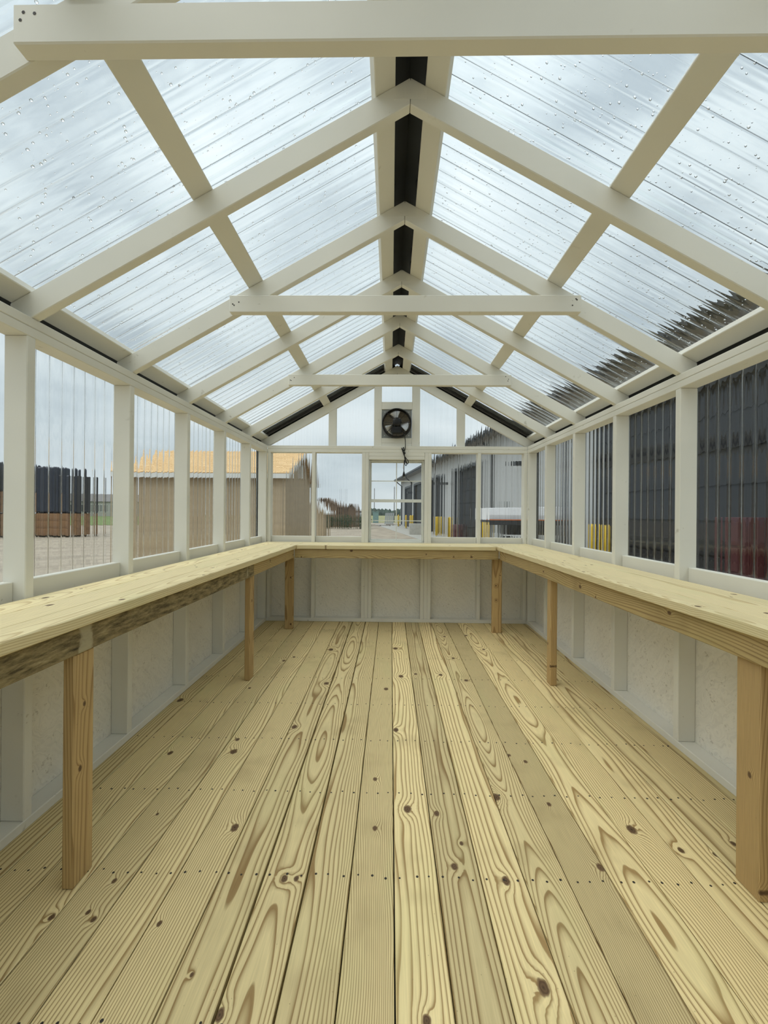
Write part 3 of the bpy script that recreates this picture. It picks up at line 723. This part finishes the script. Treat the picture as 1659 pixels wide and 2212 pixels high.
# ---- grey metal workshop: local x = distance out from the camera line, y = along the wall
WS = 0.1308
shop = empty('workshop_building', (CAM.x, 0, GZ), WS); tag(shop, 'long pale grey metal workshop with dark overhead doors and charcoal eave', 'building')
SM = Matrix.Translation((CAM.x, 0, GZ)) @ Matrix.Rotation(WS, 4, 'Z')
def shop_obj(o):
    o.matrix_basis = SM @ o.matrix_basis; return o
def sbox(name, p0, p1, s0, s1, z0, z1, mat, parent=shop, along=None):
    o = box(name, p0, p1, s0, s1, z0, z1, mat, None, 0, along); o.matrix_basis = SM @ o.matrix_basis
    if parent is not None: o.parent = parent; o.matrix_parent_inverse = PINV[parent.name]
    PINV[o.name] = o.matrix_basis.inverted(); return o
D, HE, HD = 7.2, 5.15, 4.12
doors = [(43.2, 39.7), (38.1, 33.6), (31.4, 27.2), (24.6, 19.8), (10.6, 4.4), (3.4, -.8)]  # the long near bay stands open; a dark panel paints its shaded interior
def ribbed(name, s0, s1, z0, z1):
    V, F = [], []; y = s0; pts = []
    while y < s1 - .02:
        for dy, dp in ((0, 0), (.02, -.02), (.05, -.02), (.07, 0)):
            if y + dy < s1: pts.append((y + dy, dp))
        y += .23
    pts.append((s1, 0))
    for (a, dp) in pts: V += [SM @ Vector((D + dp, a, z0)), SM @ Vector((D + dp, a, z1))]
    for i in range(len(pts) - 1): F.append([2 * i, 2 * i + 1, 2 * i + 3, 2 * i + 2])
    return mesh(name, V, F, 'metal_wall', shop)
edges = [46.0] + [v for d in doors for v in d] + [-5.0]
for i in range(0, len(edges), 2): ribbed('wall_cladding', edges[i + 1], edges[i], 0, HE)
for a, b in doors:
    ribbed('wall_header', b, a, HD, HE)
    dr = sbox('door_bay_panel', D + .18, D + .22, b, a, 0, HD, 'door_bay_shade', along=1)
    for k in range(6): sbox('door_bay_section', D + .15, D + .185, b + .03, a - .03, .03 + k * HD / 6, (k + 1) * HD / 6 - .02, 'door_bay_shade', dr, along=1)
    for q in (a, b): sbox('door_jamb', D - .03, D + .2, q - .06, q + .06, 0, HD, 'charcoal', along=2)
    sbox('door_lintel', D - .03, D + .2, b, a, HD - .1, HD + .08, 'charcoal', along=1)
sbox('end_wall', D, D + 12, 45.9, 46.0, 0, HE, 'metal_wall'); sbox('rear_wall', D + 11.9, D + 12, -5, 46, 0, HE, 'metal_wall')
sbox('interior_mass', D + .3, D + 11.8, -4.9, 45.8, 0, HE - .1, 'door_bay_shade')
sbox('soffit', D - .62, D + .02, -5.4, 46.5, HE - .12, HE - .08, 'soffit')
sbox('eave_fascia', D - .66, D - .62, -5.5, 46.6, HE - .16, HE + .06, 'charcoal')
gt = sbox('gutter', D - .77, D - .66, -5.5, 46.6, HE - .08, HE + .05, 'charcoal')
V = [SM @ Vector(q) for q in ((D - .7, -5.5, HE + .06), (D + 6, -5.5, HE + 1.5), (D + 12.6, -5.5, HE + .06), (D - .7, 46.7, HE + .06), (D + 6, 46.7, HE + 1.5), (D + 12.6, 46.7, HE + .06), (D + 6, -5.5, HE + 1.2), (D + 6, 46.7, HE + 1.2))]
mesh('roof', V, [[0, 1, 4, 3], [1, 2, 5, 4], [0, 3, 7, 6], [6, 7, 5, 2], [3, 4, 5, 7], [0, 6, 2, 1]], 'charcoal', shop)
for s_ in (44.9, 38.9, 18.35, 12.2):
    pts = [SM @ Vector(q) for q in ((D - .7, s_, HE - .1), (D - .6, s_, HE - .35), (D - .1, s_, HE - .75), (D - .1, s_, .2), (D - .25, s_, .05))]
    V, F = tube_geo(pts, .06, 8); mesh('downspout', V, F, 'charcoal', shop, True)
for s_ in (39.0, 26.2, 15.0):
    l = sbox('wall_lamp', D - .5, D - .02, s_ - .15, s_ + .15, 3.35, 3.5, 'charcoal', along=0)
sbox('base_flashing', D - .04, D - .02, 11.25, 19.75, 0, .25, 'charcoal', along=1)
ap = sbox('concrete_apron', 4.54, D + .3, -6, 50, 0.0, .03, 'concrete', None); tag(ap, 'wet concrete apron along the workshop doors', 'pavement', kind='structure')
# bollards
bproto = None
BL = {'a': 'yellow steel bollard near the far corner of the workshop', 'b': 'yellow steel bollard beyond the concrete planter by the workshop doors', 'c': 'yellow steel bollard between the concrete planter and the red drum',
      'd': 'yellow steel bollard behind the flatbed trailer', 'e': 'yellow steel bollard beside the workshop bay nearest the greenhouse'}
for s_, p_, k_ in ((41.8, 6.3, 'a'), (37.1, 6.3, 'b'), (34.8, 6.3, 'b'), (36.0, 6.7, 'b'), (25.0, 6.3, 'c'), (22.5, 6.3, 'c'), (23.6, 6.6, 'c'), (26.0, 6.4, 'c'), (16.8, 6.2, 'd'), (16.1, 6.2, 'd'), (9.4, 6.3, 'e'), (8.8, 6.3, 'e')):
    w = SM @ Vector((p_, s_, .03))
    if bproto is None:
        bproto = empty('bollard', w); tag(bproto, BL[k_], 'bollard', 'yellow bollards along the workshop')
        lathe('post', [(.085, 0), (.085, 1.14), (.078, 1.19), (.055, 1.225), (.02, 1.24)], 'yellow', bproto, 16, w)
        lathe('base_collar', [(.12, 0), (.12, .03), (.09, .05)], 'concrete', bproto, 16, w)
    else: copy_tree(bproto, None, w)['label'] = BL[k_]
# trailer with wrapped bundle
tr = empty('flatbed_trailer', (3.75, 13, GZ)); tag(tr, 'dark flatbed trailer parked between greenhouse and workshop', 'trailer')
tx0, tx1, ty0, ty1 = 2.85, 5.0, 12.4, 14.2
box('deck', tx0, tx1, ty0, ty1, .93, 1.0, 'steel', tr, .01, along=0); box('side_rail', tx0, tx1, ty0 - .05, ty0, .86, 1.02, 'steel', tr, .01, along=0)
box('reflector_stripe', tx0, tx1, ty0 - .06, ty0 - .05, 1.0, 1.03, 'orange', tr, 0, along=0)
for x in (3.95, 4.6):
    for y in (ty0 + .12, ty1 - .12):
        wbh = lathe('wheel', [(.18, -.11), (.34, -.10), (.37, -.04), (.37, .04), (.34, .10), (.18, .11)], 'rubber', tr, 24, (x, y, GZ + .37), 'Y')
        lathe('wheel_hub', [(.17, -.116), (.12, -.12), (.05, -.135)], 'galv', wbh, 16, (x, y, GZ + .37), 'Y')
box('axle_frame', 3.5, 4.9, ty0 + .3, ty1 - .3, .55, .93, 'steel', tr, .01)
for x in (3.0, 3.25): box('landing_leg', x, x + .08, ty0 + .1, ty0 + .18, GZ, .93, 'galv', tr, .005)
for x in (3.62, 3.88): box('stake_post', x, x + .05, ty1 - .06, ty1 - .01, 1.0, 1.62, 'galv', tr, .005)
n = 14; V, F = [], []
for i in range(n + 1):
    x = tx0 + .03 + (tx1 - tx0 - .06) * i / n; h = 1.36 + .05 * i / n + random.uniform(-.015, .015)
    V += [(x, ty0 + .08, 1.003), (x, ty0 + .06, 1.16), (x, ty0 + .09, h), (x, ty1 - .2, h + .02), (x, ty1 - .16, 1.003)]
for i in range(n):
    for k in range(5): F.append([i * 5 + k, i * 5 + (k + 1) % 5, (i + 1) * 5 + (k + 1) % 5, (i + 1) * 5 + k])
F += [[4, 3, 2, 1, 0], [n * 5 + k for k in range(5)]]
o = mesh('wrapped_bundle', V, F, 'white_wrap'); tag(o, 'long white plastic wrapped bundle lying on the flatbed trailer', 'bundle')
# planter, crates, drum, red cabinet
w = SM @ Vector((5.35, 27.5, .03)); pl = empty('planter', w); tag(pl, 'square concrete planter with dark soil on the apron', 'planter')
for a in ((-.45, .45, -.45, -.38), (-.45, .45, .38, .45), (-.45, -.38, -.38, .38), (.38, .45, -.38, .38)): box('planter_side', w.x + a[0], w.x + a[1], w.y + a[2], w.y + a[3], w.z, w.z + .72, 'concrete', pl, .01, along=2)
box('soil', w.x - .38, w.x + .38, w.y - .38, w.y + .38, w.z, w.z + .60, 'lumber', pl, 0)
w = SM @ Vector((6.2, 20.6, .03)); o = lathe('drum', [(.27, 0), (.28, .02), (.28, .28), (.29, .30), (.28, .32), (.28, .58), (.29, .60), (.28, .62), (.28, .86), (.27, .88)], 'red', None, 24, w); tag(o, 'dark red steel drum standing near a workshop door', 'drum')
w = SM @ Vector((6.55, 5.8, .03)); rc = empty('cabinet', w); tag(rc, 'dark red cabinet standing by the workshop bay nearest the greenhouse', 'cabinet')
box('body', w.x - .25, w.x + .25, w.y - .25, w.y + .25, w.z + .1, w.z + 1.45, 'red', rc, .01)
for k in range(3): box('drawer', w.x - .27, w.x - .25, w.y - .22, w.y + .22, w.z + .16 + k * .42, w.z + .54 + k * .42, 'red', rc, .004, along=1)
for a in (-.2, .2):
    for b in (-.2, .2): box('foot', w.x + a - .03, w.x + a + .03, w.y + b - .03, w.y + b + .03, w.z, w.z + .1, 'steel', rc, 0)
# items at the far end of the yard
ut = empty('utility_cabinet', (-2.1, 56, GZ)); tag(ut, 'pale teal utility cabinet at the edge of the field', 'cabinet')
box('body', -2.5, -1.75, 55.6, 56.4, GZ + .06, GZ + 1.5, 'teal', ut, .02); box('lid', -2.54, -1.71, 55.56, 56.44, GZ + 1.5, GZ + 1.57, 'teal', ut, .01); box('base_slab', -2.55, -1.7, 55.55, 56.45, GZ, GZ + .06, 'concrete', ut, 0)
for i in range(5):
    x = -.75 + i * .23; f = empty('leaning_panel', (x, 51, GZ)); tag(f, 'grey metal panel leaning in a row at the edge of the field', 'panel', 'grey panels leaning in a row')
    for dx in (-.09, .07): board('panel_rail', (x + dx, 51, GZ), (x + dx + .12, 51.5, GZ + 1.45), (1, 0, 0), .03, .03, 'galv', f, 0)
    board('panel_sheet', (x - .01, 51.01, GZ + .03), (x + .11, 51.5, GZ + 1.42), (1, 0, 0), .13, .015, 'galv', f, 0)
for x, y, h, lb in ((-2.9, 70, 5.6, 'thin grey utility pole behind the pale teal cabinet'), (.45, 62, 5.4, 'thin grey utility pole behind the leaning metal panels'), (-8.6, 74, 5.7, 'thin grey utility pole behind the hedge shrubs')):
    f = empty('utility_pole', (x, y, GZ)); tag(f, lb, 'pole', 'utility poles in the field')
    lathe('pole_shaft', [(.07, 0), (.05, h)], 'pole', f, 8, (x, y, GZ)); box('cross_arm', x - .09, x + .09, y - .03, y + .03, GZ + h - .3, GZ + h - .25, 'pole', f, 0)
for i, (x, y, l) in enumerate(((-1.2, 44, 2.2), (0.2, 46, 1.6))):
    f = empty('pallet', (x, y, GZ)); tag(f, ['long dark timber pallet lying on the gravel', 'short dark timber pallet lying on the gravel'][i], 'pallet')
    for k in range(5): box('pallet_slat', x - l / 2, x + l / 2, y + k * .2, y + k * .2 + .12, GZ + .1, GZ + .13, 'brown_roof', f, 0)
    for k in range(3): box('pallet_bearer', x - l / 2 + k * (l - .1) / 2, x - l / 2 + .1 + k * (l - .1) / 2, y, y + .92, GZ, GZ + .1, 'brown_roof', f, 0)

# ---- tan shed
SX0, SX1, SY0, SY1 = -5.62, -2.30, 8.5, 11.5
shed = empty('garden_shed', ((SX0 + SX1) / 2, (SY0 + SY1) / 2, GZ)); tag(shed, 'tan wooden shed with raw strand board roof and pale trim', 'shed')
EZ, RZ = 2.00, 2.62; SYM = (SY0 + SY1) / 2
def sroof(y): return EZ + .06 + (RZ - EZ) * (1 - abs(y - SYM) / (SYM - SY0))
box('shed_core', SX0 + .03, SX1 - .03, SY0 + .03, SY1 - .03, GZ + .2, EZ, 'siding', shed, 0)
x = SX0
while x < SX1 - .01:
    x1 = min(x + .203, SX1); box('siding_board', x + .006, x1, SY0, SY0 + .025, GZ + .2, EZ, 'siding', shed, .003, along=2); x = x1
y = SY0
while y < SY1 - .01:
    y1 = min(y + .203, SY1); prism('siding_board', [(y + .006, GZ + .2), (y1, GZ + .2), (y1, sroof(y1) - .07), (y + .006, sroof(y) - .07)], SX1 - .025, SX1, 'siding', shed, 'X')
    y = y1
for a in ((SX0 - .02, SX0 + .08, SY0 - .022, SY0), (SX1 - .08, SX1 + .02, SY0 - .022, SY0), (SX1, SX1 + .022, SY0 - .02, SY0 + .08), (SX1, SX1 + .022, SY1 - .08, SY1 + .02)):
    box('corner_board', *a, GZ + .2, EZ, 'siding' if a[0] != SX1 or a[2] < SY0 + 1 else 'trim_grey', shed, 0, along=2)
for x in (SX0 + .1, SX1 - .25): box('skid', x, x + .14, SY0, SY1, GZ, GZ + .2, 'brown_roof', shed, 0)
OV = .14
for sgn in (-1, 1):
    ya = SYM + sgn * (SYM - SY0 + OV); za = EZ + .03 - (RZ - EZ) * OV / (SYM - SY0)
    a = Vector((0, ya, za + .03)); b = Vector((0, SYM, RZ + .06)); xs = [SX0 - OV, SX0 + 1.1, SX0 + 2.3, SX1 + OV]
    for q0, q1 in zip(xs[:-1], xs[1:]):
        m_ = Vector(((q0 + q1) / 2, 0, 0)); board('roof_sheet', a + m_, b + m_, (1, 0, 0), q1 - q0 - .006, .014, 'osb_raw', shed, 0)
    box('fascia', SX0 - OV, SX1 + OV, min(ya, ya - sgn * .02), max(ya, ya - sgn * .02), za - .075, za + .022, 'trim_grey', shed, 0, along=0)
    for q in (SX0 - OV, SX1 + OV - .02):
        board('rake_board', Vector((q + .01, ya, za - .03)), Vector((q + .01, SYM, RZ + .0)), (0, sgn * .4, 1), .10, .02, 'trim_grey', shed, 0)
vb = box('gable_vent', SX1, SX1 + .03, SYM - .17, SYM + .17, EZ + .02, EZ + .36, 'trim_grey', shed, .004)
for k in range(6): box('vent_louver', SX1 + .03, SX1 + .04, SYM - .14, SYM + .14, EZ + .06 + k * .048, EZ + .09 + k * .048, 'trim_grey', vb, 0, along=1)

def gable_house(name, label, x0, x1, y0, y1, eave, ridge, wall, roof, cat='house', wins=(), parts_group=None, along_x=True):
    h = empty(name, ((x0 + x1) / 2, (y0 + y1) / 2, GZ)); tag(h, label, cat)
    if along_x:
        ym = (y0 + y1) / 2; prism('wall', [(y0, GZ), (y1, GZ), (y1, eave), (ym, ridge - .02), (y0, eave)], x0, x1, wall, h, 'X')
        for s in (-1, 1):
            ye = ym + s * ((y1 - y0) / 2 + .25); ze = eave - (ridge - eave) * .5 / (y1 - y0)
            prism('roof', [(ye, ze), (ye, ze + .08), (ym, ridge + .08), (ym, ridge)], x0 - .25, x1 + .25, roof, h, 'X')
    else:
        xm = (x0 + x1) / 2; prism('wall', [(x0, GZ), (x1, GZ), (x1, eave), (xm, ridge - .02), (x0, eave)], y0, y1, wall, h, 'Y')
        for s in (-1, 1):
            xe = xm + s * ((x1 - x0) / 2 + .2); ze = eave - (ridge - eave) * .4 / (x1 - x0)
            prism('roof', [(xe, ze), (xe, ze + .08), (xm, ridge + .08), (xm, ridge)], y0 - .2, y1 + .2, roof, h, 'Y')
    for (wx, wz, ww, wh) in wins:
        f = box('window_frame', wx - .1, wx + ww + .1, y0 - .06, y0 - .01, wz - .1, wz + wh + .1, 'trim_grey', h, 0, along=2)
        box('window_pane', wx, wx + ww, y0 - .08, y0 - .06, wz, wz + wh, 'pane_dark', f, 0, along=2)
    return h
gable_house('shed', 'brown barn roofed shed far across the gravel yard', -8.2, -5.0, 40, 44, 1.7, 2.55, 'brown_shed', 'brown_roof', 'shed', along_x=False)
gable_house('shed', 'small tan porch shed behind the tan garden shed', -4.6, -3.55, 21, 23, 1.25, 1.75, 'siding', 'trim_grey', 'shed', along_x=False)
gable_house('shed', 'small dark brown shed beside the brown barn roofed shed', -4.75, -3.3, 41, 43.5, 1.35, 2.0, 'brown_shed', 'brown_roof', 'shed', along_x=False)
gable_house('house', 'pale grey house with twin windows beyond the grass verge', -74, -64, 95, 104, 3.2, 5.0, 'house', 'house_roof', 'house', ((-72.5, .8, 1.2, 1.6), (-69.4, .8, 1.2, 1.6), (-66.4, .8, 1.2, 1.6)))
gable_house('house', 'pale grey house with front gable beyond the grass verge', -62.5, -56, 94, 102, 3.0, 5.2, 'house', 'house_roof', 'house', ((-61.2, .8, 1.2, 1.5), (-58.3, .8, 1.2, 1.5), (-59.8, 3.0, 1.1, .9)), along_x=False)
# hedge and parked van beyond the yard
def clump(name, label, c, r, nleaf, cat, mat, size, kind=None, group=None):
    rng = random.Random(int(c[0] * 100 + c[1])); V, F = [], []
    for i in range(nleaf):
        while True:
            p = Vector((rng.uniform(-1, 1), rng.uniform(-1, 1), rng.uniform(-1, 1)))
            if p.length < 1: break
        p = Vector(c) + Vector((p.x * r[0], p.y * r[1], p.z * r[2])); s = size * rng.uniform(.6, 1.4)
        a = Vector((rng.uniform(-1, 1), rng.uniform(-1, 1), rng.uniform(-1, 1))).normalized(); b = a.orthogonal().normalized()
        k = len(V); V += [p + a * s, p + b * s * .6, p - a * s, p - b * s * .6, p + a.cross(b) * s * .5]; F += [[k, k + 1, k + 4], [k + 1, k + 2, k + 4], [k + 2, k + 3, k + 4], [k + 3, k, k + 4], [k, k + 3, k + 2, k + 1]]
    o = mesh(name, V, F, mat); tag(o, label, cat, group, kind); return o
for i, (x, y) in enumerate(((-7.3, 36.2), (-5.7, 36.6), (-4.1, 36.3), (-2.5, 37))):
    clump('shrub', 'dark green shrub in the hedge row across the yard', (x, y, GZ + .62), (.75, .5, .68), 420, 'shrub', 'leaf', .09, None, 'hedge shrubs across the yard')
V = []
va = empty('delivery_van', (-3.9, 46, GZ)); tag(va, 'small white van parked across the gravel yard', 'van')
prism('van_body', [(-4.6, GZ + .35), (-2.6, GZ + .35), (-2.6, GZ + 1.0), (-2.9, GZ + 1.1), (-3.2, GZ + 1.75), (-4.6, GZ + 1.8)], 47, 48.7, 'white_wrap', va)
prism('windscreen', [(-3.28, GZ + 1.15), (-2.98, GZ + 1.15), (-3.2, GZ + 1.62), (-3.42, GZ + 1.62)], 46.98, 47.0, 'pane_dark', va)
for x in (-4.2, -3.0): lathe('wheel', [(.2, -.1), (.34, -.09), (.34, .09), (.2, .1)], 'rubber', va, 18, (x, 47.05, GZ + .34), 'Y')
# distant tree line
V, F = [], []; rng = random.Random(3)
for i in range(1500):
    x = rng.uniform(-135, 30); y = 175 + rng.uniform(0, 25); h = rng.uniform(.4, 1) ** 1.5 * (3.4 if x > -60 else 5.0); r = rng.uniform(.8, 1.8); k = len(V)
    for lv, rr in ((0, r), (.55, r * .9), (.85, r * .45)):
        V += [(x + rr * math.cos(a * 1.2566), y + rr * math.sin(a * 1.2566), GZ + h * lv) for a in range(5)]
    V.append((x, y, GZ + h))
    for q in range(2):
        for a in range(5): F.append([k + q * 5 + a, k + q * 5 + (a + 1) % 5, k + q * 5 + 5 + (a + 1) % 5, k + q * 5 + 5 + a])
    F += [[k + 10 + a, k + 10 + (a + 1) % 5, k + 15] for a in range(5)]
o = mesh('tree_line', V, F, 'leaf_far'); tag(o, 'dark green tree line along the horizon', 'trees', kind='stuff')
# ---- lumber stacks beyond the tan shed
def bundle(x0, x1, y0, y1, z0, z1, mat, name, label, grp):
    f = empty(name, ((x0 + x1) / 2, (y0 + y1) / 2, z0)); tag(f, label, 'bundle', grp)
    if mat == 'lumber':
        nz_ = 3; nx_ = 6; hz = (z1 - z0 - .08) / nz_; wx = (x1 - x0) / nx_
        for i in range(nx_):
            for k in range(nz_): box('lumber_pack', x0 + i * wx + .012, x0 + (i + 1) * wx - .012, y0, y1, z0 + .08 + k * hz + .008, z0 + .08 + (k + 1) * hz, 'lumber', f, 0)
        for x in (x0 + .3, x1 - .4): box('bearer', x, x + .1, y0, y1, z0, z0 + .08, 'brown_roof', f, 0)
    else:
        box('wrap', x0, x1, y0, y1, z0 + .05, z1, 'navy', f, .06)
        for x in (x0 + .5, x1 - .6): box('strap', x, x + .05, y0 - .012, y1 + .012, z0 + .05, z1 + .012, 'steel', f, 0)
        box('bearer', x0 + .2, x0 + .3, y0, y1, z0, z0 + .05, 'brown_roof', f, 0); box('bearer', x1 - .3, x1 - .2, y0, y1, z0, z0 + .05, 'brown_roof', f, 0)
LB = 'lumber bundles stacked in the yard'
bundle(-25.4, -20.4, 21.6, 23.4, GZ, .95, 'lumber', 'lumber_bundle', 'brown lumber bundle at the bottom of the taller stack', LB)
bundle(-25.4, -20.4, 21.6, 23.4, .95, 2.15, 'lumber', 'lumber_bundle', 'brown lumber bundle in the middle of the taller stack', LB)
bundle(-25.3, -20.5, 21.6, 23.4, 2.15, 3.75, 'navy', 'wrapped_lumber', 'navy wrapped bundle on top of the taller stack', LB)
bundle(-20.0, -17.6, 22.0, 23.6, GZ, 1.0, 'lumber', 'lumber_bundle', 'brown lumber bundle at the bottom of the lower stack', LB)
bundle(-19.9, -18.2, 22.0, 23.6, 1.0, 3.55, 'navy', 'wrapped_lumber', 'tall navy wrapped bundle on top of the lower stack', LB)
bundle(-18.1, -17.6, 22.1, 23.6, 1.0, 3.1, 'navy', 'wrapped_lumber', 'narrow navy wrapped bundle on top of the lower stack', LB)
